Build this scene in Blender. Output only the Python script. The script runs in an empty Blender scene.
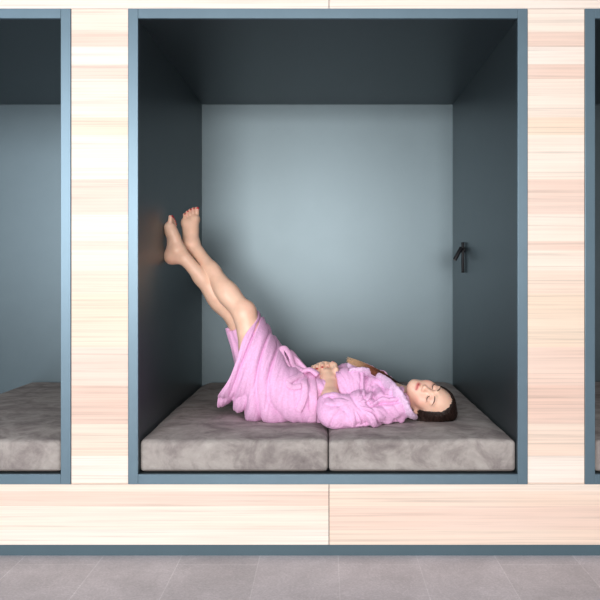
import bpy, bmesh, math, random
import numpy as np
from mathutils import Vector, Matrix, noise
random.seed(7)
C = bpy.context.scene.collection
D = 2.437; S = 290.0; ZC = 0.98; FP = S*D
PI = math.pi

def W(px, py, Y):
    s = FP/(D+Y)
    return np.array([(px-326)/s, Y, ZC-(py-272)/s])

# ------------------------------------------------------------------ materials
def mat(name, col=(.5,.5,.5), rough=.5, spec=.5, metal=0.0, sheen=0.0, sub=0.0):
    m = bpy.data.materials.new(name); m.use_nodes = True
    b = m.node_tree.nodes['Principled BSDF']
    b.inputs['Base Color'].default_value = (*col, 1)
    b.inputs['Roughness'].default_value = rough
    b.inputs['Specular IOR Level'].default_value = spec
    b.inputs['Metallic'].default_value = metal
    if sheen:
        b.inputs['Sheen Weight'].default_value = sheen
        b.inputs['Sheen Roughness'].default_value = .4
    if sub:
        b.inputs['Subsurface Weight'].default_value = sub
        b.inputs['Subsurface Radius'].default_value = (.012,.005,.003)
        b.inputs['Subsurface Scale'].default_value = 1.0
    return m

def N(m, t, **kw):
    n = m.node_tree.nodes.new(t)
    for k, v in kw.items(): setattr(n, k, v)
    return n
def L(m, a, b): m.node_tree.links.new(a, b)
def bsdf(m): return m.node_tree.nodes['Principled BSDF']

def mixcol(m, fac, a, b, mode='MIX'):
    n = N(m, 'ShaderNodeMix', data_type='RGBA', blend_type=mode)
    for sock, v in ((n.inputs[0], fac), (n.inputs[6], a), (n.inputs[7], b)):
        if hasattr(v, 'links'): L(m, v, sock)
        elif isinstance(v, tuple): sock.default_value = (*v, 1)
        else: sock.default_value = v
    return n.outputs[2]

def ramp(m, fac, stops, interp='LINEAR'):
    r = N(m, 'ShaderNodeValToRGB'); cr = r.color_ramp; cr.interpolation = interp
    while len(cr.elements) > 1: cr.elements.remove(cr.elements[-1])
    cr.elements[0].position = stops[0][0]
    c = stops[0][1]; cr.elements[0].color = (*c, 1) if isinstance(c, tuple) else (c, c, c, 1)
    for p, c in stops[1:]:
        e = cr.elements.new(p); e.color = (*c, 1) if isinstance(c, tuple) else (c, c, c, 1)
    L(m, fac, r.inputs[0]); return r.outputs[0]

def noisen(m, vec, scale, detail=3, rough=.5, sc3=None, dist=0):
    if sc3 is not None:
        mp = N(m, 'ShaderNodeMapping'); mp.inputs['Scale'].default_value = sc3
        L(m, vec, mp.inputs[0]); vec = mp.outputs[0]
    n = N(m, 'ShaderNodeTexNoise'); n.inputs['Scale'].default_value = scale
    n.inputs['Detail'].default_value = detail; n.inputs['Roughness'].default_value = rough
    n.inputs['Distortion'].default_value = dist
    L(m, vec, n.inputs['Vector']); return n.outputs[0]

def bump(m, h, strength=.3, dist=.002):
    b = N(m, 'ShaderNodeBump'); b.inputs['Strength'].default_value = strength
    b.inputs['Distance'].default_value = dist
    L(m, h, b.inputs['Height']); L(m, b.outputs[0], bsdf(m).inputs['Normal'])

CREAM = (.79,.665,.57); LIGHT = (.81,.70,.62); PEACH = (.76,.60,.495)
PINK = (.735,.56,.47); ROSE = (.70,.505,.415); TAN = (.755,.60,.475)

def wood(name, stops, seed):
    m = mat(name, rough=.42, spec=.45)
    tc = N(m, 'ShaderNodeTexCoord'); v = tc.outputs['Object']
    mp = N(m, 'ShaderNodeMapping'); mp.inputs['Location'].default_value = (seed*3.7, 0, seed*1.3)
    L(m, v, mp.inputs[0])
    sx = N(m, 'ShaderNodeSeparateXYZ'); L(m, v, sx.inputs[0])
    mr = N(m, 'ShaderNodeMapRange'); mr.inputs[1].default_value = 0; mr.inputs[2].default_value = 2.6
    L(m, sx.outputs[2], mr.inputs[0])
    st = sorted([(z/2.6, c) for z, c in stops], key=lambda q: q[0])
    base = ramp(m, mr.outputs[0], st, 'CONSTANT')
    wob = noisen(m, mp.outputs[0], 1.0, 3, .5, (1.6, 1, 7))
    # fine annual-ring lines running horizontally
    g1 = noisen(m, mp.outputs[0], 1.0, 4, .62, (1.3, 1, 150), .35)
    g1r = ramp(m, g1, [(.32, .70), (.45, .92), (.56, 1.0), (.75, 1.06)])
    g2 = noisen(m, mp.outputs[0], 1.0, 2, .5, (.9, 1, 32), .6)
    g2r = ramp(m, g2, [(.25, .91), (.5, 1.0), (.8, 1.04)])
    c = mixcol(m, .8, base, g1r, 'MULTIPLY')
    c = mixcol(m, .9, c, g2r, 'MULTIPLY')
    wr = ramp(m, wob, [(.3, (1.0,.95,.92)), (.7, (1.0,1.03,1.05))])
    c = mixcol(m, .7, c, wr, 'MULTIPLY')
    L(m, c, bsdf(m).inputs['Base Color'])
    bump(m, g1, .12, .001)
    return m

def zpx(y): return ZC - (y-272)/S
post_ys = [(484,LIGHT),(457,PEACH),(425,ROSE),(386,PINK),(350,TAN),(296,PEACH),(271,CREAM),(252,PINK),
           (242,CREAM),(217,PINK),(180,CREAM),(137,TAN),(118,CREAM),(80,PINK),(65,LIGHT),(47,PINK),(33,CREAM)]
WOODPOST = [(0,PEACH)] + [(zpx(y), c) for y, c in post_ys]
M_post_l = wood('pine_post_a', WOODPOST, 1)
M_post_r = wood('pine_post_b', WOODPOST, 2)
M_rail_l = wood('pine_rail_a', [(0,LIGHT),(zpx(531),CREAM),(zpx(507),PINK),(zpx(492),CREAM)], 3)
M_rail_r = wood('pine_rail_b', [(0,PEACH),(zpx(531),PINK),(zpx(509),PEACH),(zpx(494),CREAM)], 4)
M_top = wood('pine_top', [(0,LIGHT),(1.93,CREAM),(2.02,PINK),(2.1,CREAM),(2.2,PEACH),(2.3,LIGHT)], 5)

def steel(name, col, rough, spec=.8, metal=0.0, fine=.05):
    m = mat(name, col, rough, spec, metal)
    tc = N(m, 'ShaderNodeTexCoord')
    n = noisen(m, tc.outputs['Object'], 9, 4, .6)
    c = ramp(m, n, [(.3, tuple(x*.97 for x in col)), (.7, tuple(x*1.03 for x in col))])
    L(m, c, bsdf(m).inputs['Base Color'])
    n2 = noisen(m, tc.outputs['Object'], 600, 2, .5)
    bump(m, n2, fine, .0006)
    rr = ramp(m, n, [(.3, rough*.98), (.7, rough*1.02)])
    L(m, rr, bsdf(m).inputs['Roughness'])
    return m
M_liner = steel('satin_grey_blue_paint', (.096,.126,.141), .40, .8, .80)
M_frame = steel('frame_paint', (.115,.180,.225), .36, .9, .5)
M_kick = steel('kick_paint', (.055,.095,.118), .5, .5)
M_edge = mat('pale_edge', (.62,.62,.62), .4)
M_black = mat('black_metal', (.008,.008,.010), .5, .3)
M_glass = mat('lens', (.25,.25,.25), .2)

# velvet mattress
def velvet():
    m = mat('taupe_velvet', (.2,.175,.16), .9, .06, sheen=.05)
    b = bsdf(m); b.inputs['Sheen Tint'].default_value = (.8,.75,.74,1); b.inputs['Sheen Roughness'].default_value = .35
    tc = N(m, 'ShaderNodeTexCoord'); v = tc.outputs['Object']
    a = noisen(m, v, 1.0, 5, .66, (9, 11, 9), .5)
    c1 = ramp(m, a, [(.28, (.165,.140,.138)), (.43, (.245,.215,.205)), (.55, (.33,.298,.278)), (.8, (.42,.385,.36))])
    f = noisen(m, v, 1.0, 3, .6, (30, 60, 40), .8)
    fr = ramp(m, f, [(.3, .86), (.7, 1.12)])
    L(m, mixcol(m, .7, c1, fr, 'MULTIPLY'), b.inputs['Base Color'])
    h = noisen(m, v, 420, 2, .5)
    bump(m, h, .25, .0015)
    return m
M_velvet = velvet()
M_pipe = mat('seam_piping', (.13,.11,.10), .8, .2)

def floor_mat():
    m = mat('slate_tile', (.22,.21,.21), .5, .45)
    tc = N(m, 'ShaderNodeTexCoord'); v = tc.outputs['Object']
    mp = N(m, 'ShaderNodeMapping'); mp.inputs['Rotation'].default_value = (0,0,PI/2)
    mp.inputs['Location'].default_value = (.20,-.042,0)
    L(m, v, mp.inputs[0])
    br = N(m, 'ShaderNodeTexBrick'); br.offset = .5
    br.inputs['Scale'].default_value = 1; br.inputs['Brick Width'].default_value = .54
    br.inputs['Row Height'].default_value = .27; br.inputs['Mortar Size'].default_value = .0016
    br.inputs['Mortar Smooth'].default_value = .1; br.inputs['Bias'].default_value = 0
    br.inputs['Color1'].default_value = (.46,.425,.44,1); br.inputs['Color2'].default_value = (.40,.37,.38,1)
    br.inputs['Mortar'].default_value = (.52,.49,.50,1)
    L(m, mp.outputs[0], br.inputs['Vector'])
    a = noisen(m, v, 4.5, 6, .65, None, .5); ar = ramp(m, a, [(.3,.84),(.5,1.0),(.72,1.17)])
    g = noisen(m, v, 130, 3, .7); gr = ramp(m, g, [(.3,.85),(.7,1.13)])
    w = noisen(m, v, 11, 5, .7, None, 2.2); wr = ramp(m, w, [(.50,1.0),(.535,1.15),(.57,1.0)])
    c = mixcol(m, 1, br.outputs[0], ar, 'MULTIPLY'); c = mixcol(m, 1, c, gr, 'MULTIPLY'); c = mixcol(m, .8, c, wr, 'MULTIPLY')
    L(m, c, bsdf(m).inputs['Base Color'])
    bump(m, g, .2, .001)
    return m
M_floor = floor_mat()

def skin_mat():
    m = mat('skin', (.72,.47,.35), .40, .45, sub=.2)
    at = N(m, 'ShaderNodeVertexColor', layer_name='tint')
    tc = N(m, 'ShaderNodeTexCoord')
    n = noisen(m, tc.outputs['Object'], 26, 4, .6); nr = ramp(m, n, [(.3,(.94,.90,.88)),(.7,(1.05,1.05,1.05))])
    L(m, mixcol(m, .8, at.outputs[0], nr, 'MULTIPLY'), bsdf(m).inputs['Base Color'])
    n2 = noisen(m, tc.outputs['Object'], 500, 2, .5); bump(m, n2, .08, .001)
    return m
M_skin = skin_mat()

def fleece(name, col, lum, fs, st, sheen=.16):
    m = mat(name, col, .9, .12, sheen=sheen)
    b = bsdf(m); b.inputs['Sheen Tint'].default_value = (1,.86,.98,1)
    b.inputs['Subsurface Weight'].default_value = .0
    b.inputs['Subsurface Radius'].default_value = (.02,.01,.016); b.inputs['Subsurface Scale'].default_value = .6
    tc = N(m, 'ShaderNodeTexCoord'); v = tc.outputs['Object']
    n = noisen(m, v, fs, 4, .65)
    c = ramp(m, n, [(.3, tuple(x*lum for x in col)), (.7, tuple(min(1,x*1.12) for x in col))])
    L(m, c, b.inputs['Base Color'])
    bump(m, n, st, .006)
    return m
M_robe = fleece('pink_fleece', (.80,.445,.69), .91, 130, .3)
M_collar = fleece('lavender_fleece', (.80,.55,.76), .84, 110, .8, .25)
M_belt = fleece('pink_belt', (.81,.45,.68), .88, 160, .3)
M_nail = mat('red_nail_polish', (.50,.03,.045), .2, .6)
M_lash = mat('dark_lash', (.02,.012,.01), .6)
M_brow = mat('brown_brow', (.13,.075,.05), .8)

def hair_mat(name, root, tip):
    m = mat(name, root, .5, .3)
    at = N(m, 'ShaderNodeVertexColor', layer_name='tint')
    tc = N(m, 'ShaderNodeTexCoord')
    n = noisen(m, tc.outputs['Object'], 120, 3, .6); nr = ramp(m, n, [(.3,.65),(.7,1.35)])
    L(m, mixcol(m, .9, at.outputs[0], nr, 'MULTIPLY'), bsdf(m).inputs['Base Color'])
    return m
M_hair = hair_mat('dark_brown_hair', (.02,.010,.008), None)

# ------------------------------------------------------------------ mesh helpers
def meshobj(name, verts, faces, m, parent=None, smooth=True, tint=None):
    me = bpy.data.meshes.new(name)
    me.from_pydata([tuple(map(float, v)) for v in verts], [], [tuple(map(int, f)) for f in faces])
    me.materials.append(m); me.update()
    if tint is not None:
        ca = me.color_attributes.new('tint', 'FLOAT_COLOR', 'POINT')
        arr = np.ones((len(verts), 4), dtype=np.float32); arr[:, :3] = tint
        ca.data.foreach_set('color', arr.ravel())
    if smooth: me.polygons.foreach_set('use_smooth', [True]*len(me.polygons))
    o = bpy.data.objects.new(name, me); C.objects.link(o)
    if parent: o.parent = parent
    return o

def bmobj(name, bm, m, parent=None, smooth=False):
    me = bpy.data.meshes.new(name); bm.to_mesh(me); bm.free(); me.materials.append(m)
    if smooth: me.polygons.foreach_set('use_smooth', [True]*len(me.polygons))
    o = bpy.data.objects.new(name, me); C.objects.link(o)
    if parent: o.parent = parent
    return o

def box(name, x0, x1, y0, y1, z0, z1, m, parent=None, bev=0.0):
    bm = bmesh.new(); bmesh.ops.create_cube(bm, size=1)
    for v in bm.verts:
        v.co = Vector(((x0+x1)/2+v.co.x*(x1-x0), (y0+y1)/2+v.co.y*(y1-y0), (z0+z1)/2+v.co.z*(z1-z0)))
    if bev: bmesh.ops.bevel(bm, geom=bm.edges[:], offset=bev, segments=2, affect='EDGES', profile=.5)
    return bmobj(name, bm, m, parent)

def struct(o):
    o['kind'] = 'structure'; return o
def tag(o, label, cat, group=None):
    o['label'] = label; o['category'] = cat
    if group: o['group'] = group
    return o

# ------------------------------------------------------------------ setting
FW = 9.9/S                       # frame width
XI = 189.6/S; ZI0 = zpx(474.2); ZI1 = zpx(18.7)
DEP = 1.25; PITCH = 456.4/S
XC = (327.9-326)/S
tr = 0
for i, k in enumerate((0, -1, 1)):
    cx = XC + k*PITCH
    x0, x1 = cx-XI, cx+XI
    O = .0
    struct(box('wall_left', x0-FW, x0, .010, DEP, ZI0-FW, ZI1+FW, M_liner))
    struct(box('wall_right', x1, x1+FW, .010, DEP, ZI0-FW, ZI1+FW, M_liner))
    struct(box('wall_back', x0-FW, x1+FW, DEP, DEP+.03, ZI0-FW, ZI1+FW, M_liner))
    struct(box('ceiling', x0, x1, .010, DEP, ZI1, ZI1+FW, M_liner))
    struct(box('trim_%d' % (20+i), x0, x1, .010, DEP, ZI0-FW, ZI0, M_liner))   # niche bottom
    # front frame bars: uprights run full height
    f = -.004
    for a, b, c, d in ((x0-FW, x0, ZI0-FW, ZI1+FW), (x1, x1+FW, ZI0-FW, ZI1+FW), (x0, x1, ZI1, ZI1+FW), (x0, x1, ZI0-FW, ZI0)):
        tr += 1
        struct(box('trim_%d' % tr, a, b, f, .010, c, d, M_frame, bev=.0012))
# wood cladding
g = .0012
def clad(name, x0, x1, z0, z1, m):
    return struct(box(name, x0+g, x1-g, 0, .028, z0+g*.5, z1-g*.5, m, bev=.0008))
zb0, zb1 = zpx(545), ZI0-FW
for k, m in ((-2, M_post_r), (-1, M_post_l), (0, M_post_r), (1, M_post_l)):
    a = XC+k*PITCH+XI+FW; b = XC+(k+1)*PITCH-XI-FW
    clad('wall_front', a, b, zb1, ZI1+FW, m)
xs = (329-326)/S
clad('wall_front', xs-3.2, xs, zb0, zb1, M_rail_l)
clad('wall_front', xs, xs+3.2, zb0, zb1, M_rail_r)
clad('wall_front', xs-3.2, xs, ZI1+FW, 2.5, M_top)
clad('wall_front', xs, xs+3.2, ZI1+FW, 2.5, M_top)
struct(box('wall_backing', -3.2, 3.2, .030, .045, ZI1+FW+.002, 2.5, M_edge))
struct(box('wall_backing', -3.2, 3.2, .030, .045, .0, ZI0-FW-.002, M_kick))
struct(box('baseboard_front', -3.2, 3.2, .006, .029, 0, zb0-.001, M_kick))
struct(box('floor', -3.2, 3.2, -5.5, 1.4, -.05, 0, M_floor))

# ------------------------------------------------------------------ mattresses
def dent(x, y):
    d = 0
    for cx, cy, rx, ry, a in ((-.15,.42,.20,.22,.010), (.12,.40,.25,.27,.008), (.41,.33,.12,.12,.014)):
        q = ((x-cx)/rx)**2+((y-cy)/ry)**2
        d += a*math.exp(-q)
    return d
def mattress(x0, x1, seed, occupied):
    y0, y1 = .014, DEP-.004; z0, z1 = ZI0+.003, ZI0+.113
    nx, ny, nz = 56, 96, 14
    bm = bmesh.new(); bmesh.ops.create_cube(bm, size=1)
    def gridbox():
        vs = {}; verts = []; faces = []
        def vid(i, j, k):
            if (i,j,k) not in vs: vs[(i,j,k)] = len(verts); verts.append((i/nx, j/ny, k/nz))
            return vs[(i,j,k)]
        for i in range(nx):
            for j in range(ny):
                faces.append((vid(i,j,nz),vid(i+1,j,nz),vid(i+1,j+1,nz),vid(i,j+1,nz)))
                faces.append((vid(i,j,0),vid(i,j+1,0),vid(i+1,j+1,0),vid(i+1,j,0)))
        for i in range(nx):
            for k in range(nz):
                faces.append((vid(i,0,k),vid(i+1,0,k),vid(i+1,0,k+1),vid(i,0,k+1)))
                faces.append((vid(i,ny,k),vid(i,ny,k+1),vid(i+1,ny,k+1),vid(i+1,ny,k)))
        for j in range(ny):
            for k in range(nz):
                faces.append((vid(0,j,k),vid(0,j,k+1),vid(0,j+1,k+1),vid(0,j+1,k)))
                faces.append((vid(nx,j,k),vid(nx,j+1,k),vid(nx,j+1,k+1),vid(nx,j,k+1)))
        return verts, faces
    bm.free()
    verts, faces = gridbox()
    out = []
    r = .015
    hx, hy, hz = (x1-x0)/2, (y1-y0)/2, (z1-z0)/2
    c = ((x0+x1)/2, (y0+y1)/2, (z0+z1)/2)
    def remap(u):                          # denser near edges
        return .5-.5*math.cos(PI*u)*(.35)-.5*(1-2*u)*(.65)
    for u, v, w in verts:
        p = [(remap(u)*2-1)*hx, (remap(v)*2-1)*hy, (remap(w)*2-1)*hz]
        q = [max(-h+r, min(h-r, a)) for a, h in zip(p, (hx, hy, hz))]
        d = Vector(p)-Vector(q)
        if d.length > 1e-6:
            # cube corner to sphere
            d = d.normalized()*min(r, max(abs(t) for t in d))
        P = Vector(c)+Vector(q)+d
        n1 = noise.noise(Vector((P.x*4+seed, P.y*4, P.z*4)))
        n2 = noise.noise(Vector((P.x*14+seed, P.y*11, P.z*9)))
        if w > .5:
            e = min(1, (hx-abs(p[0]))/.05)*min(1, (p[1]+hy)/.14)*min(1, (hy-p[1])/.03)
            P.z += .015*e*(w-.5)*2 + (.004*n1+.0022*n2)*(w-.5)*2
            if occupied: P.z -= dent(P.x, P.y)*(w-.5)*2*.6; P.z = press(P)
        if v == 0: P.y += .003*n1+.0015*n2+.0
        out.append(P)
    return meshobj('mattress', out, faces, M_velvet), (x0, x1, y0, y1, z0, z1)

def press(P):
    """the foam gives way under the body and robe"""
    if P.z < .375: return P.z
    z = P.z
    for dx in (-.014, -.007, 0, .007, .014):
        for dy in (-.014, -.007, 0, .007, .014):
            o_ = Vector((P.x+dx, P.y+dy, .33))
            for b in press_bvh:
                h = b.ray_cast(o_, Vector((0,0,1)), .12)
                if h[0]: z = min(z, h[0].z-.0015+(dx*dx+dy*dy)**.5*.25)
    return z
def piping(o, x0, x1, y0, y1, z):
    r = .0022; pts = []; rad = .02
    for cx, cy, a0 in ((x1-rad, y0+rad, -90), (x1-rad, y1-rad, 0), (x0+rad, y1-rad, 90), (x0+rad, y0+rad, 180)):
        for i in range(7):
            a = math.radians(a0+i*15); pts.append(Vector((cx+rad*math.cos(a), cy+rad*math.sin(a), z)))
    verts = []; faces = []; n = len(pts)
    for i, p in enumerate(pts):
        t = (pts[(i+1) % n]-pts[i-1]).normalized(); s = Vector((t.y, -t.x, 0))
        for k in range(6):
            a = k*PI/3; verts.append(p+s*r*math.cos(a)+Vector((0,0,1))*r*math.sin(a))
    for i in range(n):
        for k in range(6):
            faces.append((i*6+k, i*6+(k+1)%6, ((i+1)%n)*6+(k+1)%6, ((i+1)%n)*6+k))
    meshobj('piping', verts, faces, M_pipe, o)

# ------------------------------------------------------------------ reading lamp on right niche wall
def tube(name, pts, rads, m, parent=None, seg=16, flat=None, up=None, tint=None, caps=True):
    verts = []; faces = []; n = len(pts); cols = []
    pts = [Vector(p) for p in pts]; u = None
    for i, p in enumerate(pts):
        t = (pts[min(i+1,n-1)]-pts[max(i-1,0)]).normalized()
        if u is None:
            u = Vector(up) if up is not None else (Vector((0,0,1)) if abs(t.z) < .9 else Vector((0,1,0)))
        u = (u-t*u.dot(t)).normalized(); s = t.cross(u)
        ru = rads[i]*(flat if flat else 1)
        for k in range(seg):
            a = 2*PI*k/seg
            verts.append(p+u*ru*math.sin(a)+s*rads[i]*math.cos(a))
            if tint is not None: cols.append(tint[i])
    for i in range(n-1):
        for k in range(seg):
            faces.append((i*seg+k, i*seg+(k+1)%seg, (i+1)*seg+(k+1)%seg, (i+1)*seg+k))
    if caps:
        faces.append(tuple(range(seg-1, -1, -1))); faces.append(tuple((n-1)*seg+k for k in range(seg)))
    if name is None: return verts, faces, cols
    return meshobj(name, verts, faces, m, parent, tint=cols if tint is not None else None)

xw = XC+XI
lamp = bpy.data.objects.new('wall_lamp', None); C.objects.link(lamp)
YL = .925; lamp.location = (xw, YL, 1.08)
tag(lamp, 'small black reading lamp with tilted spot, mounted on the right wall of the niche', 'wall lamp')
inv = Vector(lamp.location)
def rel(p): return Vector(p)-inv
xb = xw-.0092
def cyl(name, a, b, r, m, par, bev=.0012):
    a, b = Vector(a), Vector(b); t = (b-a).normalized()
    return tube(name, [rel(a), rel(a+t*bev*.2), rel(a+t*bev), rel(b-t*bev), rel(b-t*bev*.2), rel(b)], [r*.8, r*.95, r, r, r*.95, r*.8], m, par)
cyl('lamp_body', (xb, YL, .977), (xb, YL, 1.121), .0075, M_black, lamp)
cyl('wall_mount', (xw-.0005, YL, 1.085), (xb+.002, YL, 1.085), .013, M_black, lamp)
cyl('pivot', (xb, YL+.002, 1.086), (xb-.013, YL-.018, 1.089), .0062, M_black, lamp)
h0 = Vector((xb-.010, YL-.016, 1.096)); h1 = Vector((xb-.045, YL-.030, 1.036))
hd = cyl('lamp_head', h0, h1, .0095, M_black, lamp)
t = (h1-h0).normalized(); cyl('lens', h1-t*.001, h1+t*.0008, .0068, M_glass, hd)

# ------------------------------------------------------------------ SDF modelling
BIG = 1.0
class Grid:
    def __init__(s, lo, hi, h):
        s.lo = np.array(lo, float); s.h = h
        s.n = np.ceil((np.array(hi)-s.lo)/h).astype(int)+1
        s.F = np.full(s.n, BIG, np.float32)
    def window(s, lo, hi):
        a = np.clip(np.floor((np.array(lo)-s.lo)/s.h).astype(int), 0, s.n)
        b = np.clip(np.ceil((np.array(hi)-s.lo)/s.h).astype(int)+1, 0, s.n)
        return a, b
    def coords(s, a, b):
        ax = [(s.lo[i]+s.h*np.arange(a[i], b[i])).astype(np.float32) for i in range(3)]
        return ax[0][:,None,None], ax[1][None,:,None], ax[2][None,None,:]
    def apply(s, prim, k=.015, op='u'):
        lo, hi, f = prim; mg = max(k, .012)+.01
        a, b = s.window(np.array(lo)-mg, np.array(hi)+mg)
        if (b <= a).any(): return
        X, Y, Z = s.coords(a, b); d = f(X, Y, Z)
        sl = tuple(slice(a[i], b[i]) for i in range(3)); A = s.F[sl]
        if op == 'u':
            if k > 1e-6:
                hh = np.clip(k-np.abs(A-d), 0, None)/k
                s.F[sl] = np.minimum(A, d)-hh*hh*k*.25
            else: s.F[sl] = np.minimum(A, d)
        else:
            d = -d
            hh = np.clip(k-np.abs(A-d), 0, None)/k
            s.F[sl] = np.maximum(A, d)+hh*hh*k*.25

def cone(a, b, ra, rb):
    a = np.array(a, float); b = np.array(b, float); r = max(ra, rb)
    lo = np.minimum(a, b)-r; hi = np.maximum(a, b)+r
    ba = b-a; L2 = float(ba@ba)
    def f(X, Y, Z):
        px, py, pz = X-a[0], Y-a[1], Z-a[2]
        h = np.clip((px*ba[0]+py*ba[1]+pz*ba[2])/L2, 0, 1)
        return np.sqrt((px-ba[0]*h)**2+(py-ba[1]*h)**2+(pz-ba[2]*h)**2)-(ra+(rb-ra)*h)
    return lo, hi, f

def ell(c, r, R=None):
    c = np.array(c, float); r = np.array(r, float)
    R = np.eye(3) if R is None else np.array(R)      # rows = local axes in world
    ext = np.sqrt(((R*r[:,None])**2).sum(0)); lo = c-ext; hi = c+ext
    def f(X, Y, Z):
        px, py, pz = X-c[0], Y-c[1], Z-c[2]
        q = [px*R[i,0]+py*R[i,1]+pz*R[i,2] for i in range(3)]
        k0 = np.sqrt(sum((q[i]/r[i])**2 for i in range(3)))
        k1 = np.sqrt(sum((q[i]/r[i]**2)**2 for i in range(3)))+1e-6
        return k0*(k0-1)/k1
    return lo, hi, f

def group_multi(G, lists, k, kin):
    prims = [p for l in lists for p in l]
    lo = np.min([p[0] for p in prims], 0)-.03; hi = np.max([p[1] for p in prims], 0)+.03
    a, b = G.window(lo, hi); X, Y, Z = G.coords(a, b)
    tot = np.full(tuple(b-a), BIG, np.float32)
    for l in lists:
        acc = np.full(tuple(b-a), BIG, np.float32)
        for p in l:
            d = p[2](X, Y, Z); hh = np.clip(kin-np.abs(acc-d), 0, None)/kin; acc = np.minimum(acc, d)-hh*hh*kin*.25
        tot = np.minimum(tot, acc)
    sl = tuple(slice(a[i], b[i]) for i in range(3)); A = G.F[sl]
    hh = np.clip(k-np.abs(A-tot), 0, None)/k; G.F[sl] = np.minimum(A, tot)-hh*hh*k*.25

def group(G, prims, k, kin):
    """prims blended with each other with kin, then to the grid with k"""
    lo = np.min([p[0] for p in prims], 0)-.03; hi = np.max([p[1] for p in prims], 0)+.03
    a, b = G.window(lo, hi)
    X, Y, Z = G.coords(a, b)
    acc = np.full(tuple(b-a), BIG, np.float32)
    for p in prims:
        d = p[2](X, Y, Z)
        if kin > 1e-6:
            hh = np.clip(kin-np.abs(acc-d), 0, None)/kin; acc = np.minimum(acc, d)-hh*hh*kin*.25
        else: acc = np.minimum(acc, d)
    sl = tuple(slice(a[i], b[i]) for i in range(3)); A = G.F[sl]
    if k > 1e-6:
        hh = np.clip(k-np.abs(A-acc), 0, None)/k; G.F[sl] = np.minimum(A, acc)-hh*hh*k*.25
    else: G.F[sl] = np.minimum(A, acc)

def nets(G):
    F = G.F; neg = F < 0
    n = np.array(F.shape)-1
    cs = [(i,j,k) for i in (0,1) for j in (0,1) for k in (0,1)]
    sub = lambda A, c: A[c[0]:c[0]+n[0], c[1]:c[1]+n[1], c[2]:c[2]+n[2]]
    allv = np.ones(n, bool); anyv = np.zeros(n, bool)
    for c in cs:
        s = sub(neg, c); allv &= s; anyv |= s
    idx = np.argwhere(anyv & ~allv)
    V = np.stack([F[idx[:,0]+c[0], idx[:,1]+c[1], idx[:,2]+c[2]] for c in cs], 1)
    acc = np.zeros((len(idx), 3)); cnt = np.zeros(len(idx))
    for i, c in enumerate(cs):
        for ax in range(3):
            if c[ax] == 0:
                d = list(c); d[ax] = 1; j = cs.index(tuple(d))
                a, b = V[:,i], V[:,j]; m = (a < 0) != (b < 0)
                t = np.where(m, a/(a-b+1e-12), 0)
                p = np.array(c, float)[None,:].repeat(len(idx), 0); p[:,ax] += t
                acc[m] += p[m]; cnt[m] += 1
    verts = G.lo+(idx+acc/cnt[:,None])*G.h
    vid = np.full(n, -1, np.int32); vid[idx[:,0], idx[:,1], idx[:,2]] = np.arange(len(idx))
    faces = []
    for ax in range(3):
        u, v = (ax+1) % 3, (ax+2) % 3
        A = [slice(1, n[i]) for i in range(3)]; B = list(A); A[ax] = slice(0, n[ax]); B[ax] = slice(1, n[ax]+1)
        a = neg[tuple(A)]; b = neg[tuple(B)]
        for m, flip in ((a & ~b, False), (~a & b, True)):
            e = np.argwhere(m)
            if not len(e): continue
            for i in range(3):
                if i != ax: e[:,i] += 1
            def cell(du, dv):
                q = e.copy(); q[:,u] -= du; q[:,v] -= dv
                return vid[q[:,0], q[:,1], q[:,2]]
            q = np.stack([cell(1,1), cell(0,1), cell(0,0), cell(1,0)], 1)
            if flip: q = q[:, ::-1]
            faces.append(q)
    faces = np.concatenate(faces)
    faces = faces[(faces >= 0).all(1)]
    return verts, faces

def smooth(verts, faces, it=2, lam=.5):
    e = np.concatenate([faces[:, [0,1]], faces[:, [1,2]], faces[:, [2,3]], faces[:, [3,0]]])
    for _ in range(it):
        acc = np.zeros_like(verts); cnt = np.zeros(len(verts))
        for a, b in ((0,1), (1,0)):
            np.add.at(acc, e[:,a], verts[e[:,b]]); np.add.at(cnt, e[:,a], 1)
        verts = verts*(1-lam)+lam*acc/np.maximum(cnt, 1)[:,None]
    return verts

def vnormals(verts, faces):
    n = np.cross(verts[faces[:,2]]-verts[faces[:,0]], verts[faces[:,3]]-verts[faces[:,1]])
    vn = np.zeros_like(verts)
    for i in range(4): np.add.at(vn, faces[:,i], n)
    return vn/np.maximum(np.linalg.norm(vn, axis=1), 1e-12)[:,None]

def nrm(v): v = np.array(v, float); return v/np.linalg.norm(v)

# ------------------------------------------------------------------ pose
hipL = W(266,393,.335); hipR = W(264,395,.505)
kneeL = W(244.5,314,.345); kneeR = W(238,319.5,.465)
ankL = W(192,244,.490); ankR = W(178,250.5,.400)
shL = np.array([.245,.275,.470]); shR = np.array([.200,.568,.438])
elL = np.array([.022,.205,.460]); elR = np.array([.03,.625,.465])
wrL = np.array([.010,.352,.553]); wrR = np.array([.008,.492,.550])
# head frame
hl = nrm((-.45,-.51,-.73)); hu = np.array([.895,-.29,-.35]); hu = nrm(hu-hl*(hu@hl)); hn = nrm(np.cross(hl, hu))
HO = W(430.0,401.0,.335); HS = .905
def H(l, n, u): return HO+HS*(hl*l+hn*n+hu*u)
HR = np.array([hl, hn, hu])
def he(c, r, rot=None): return ell(H(*c), np.array(r)*HS, HR if rot is None else rot@HR)
def hc(a, b, ra, rb): return cone(H(*a), H(*b), ra*HS, rb*HS)
def rotm(axis, deg): return np.array(Matrix.Rotation(math.radians(deg), 3, Vector(axis)))

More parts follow.
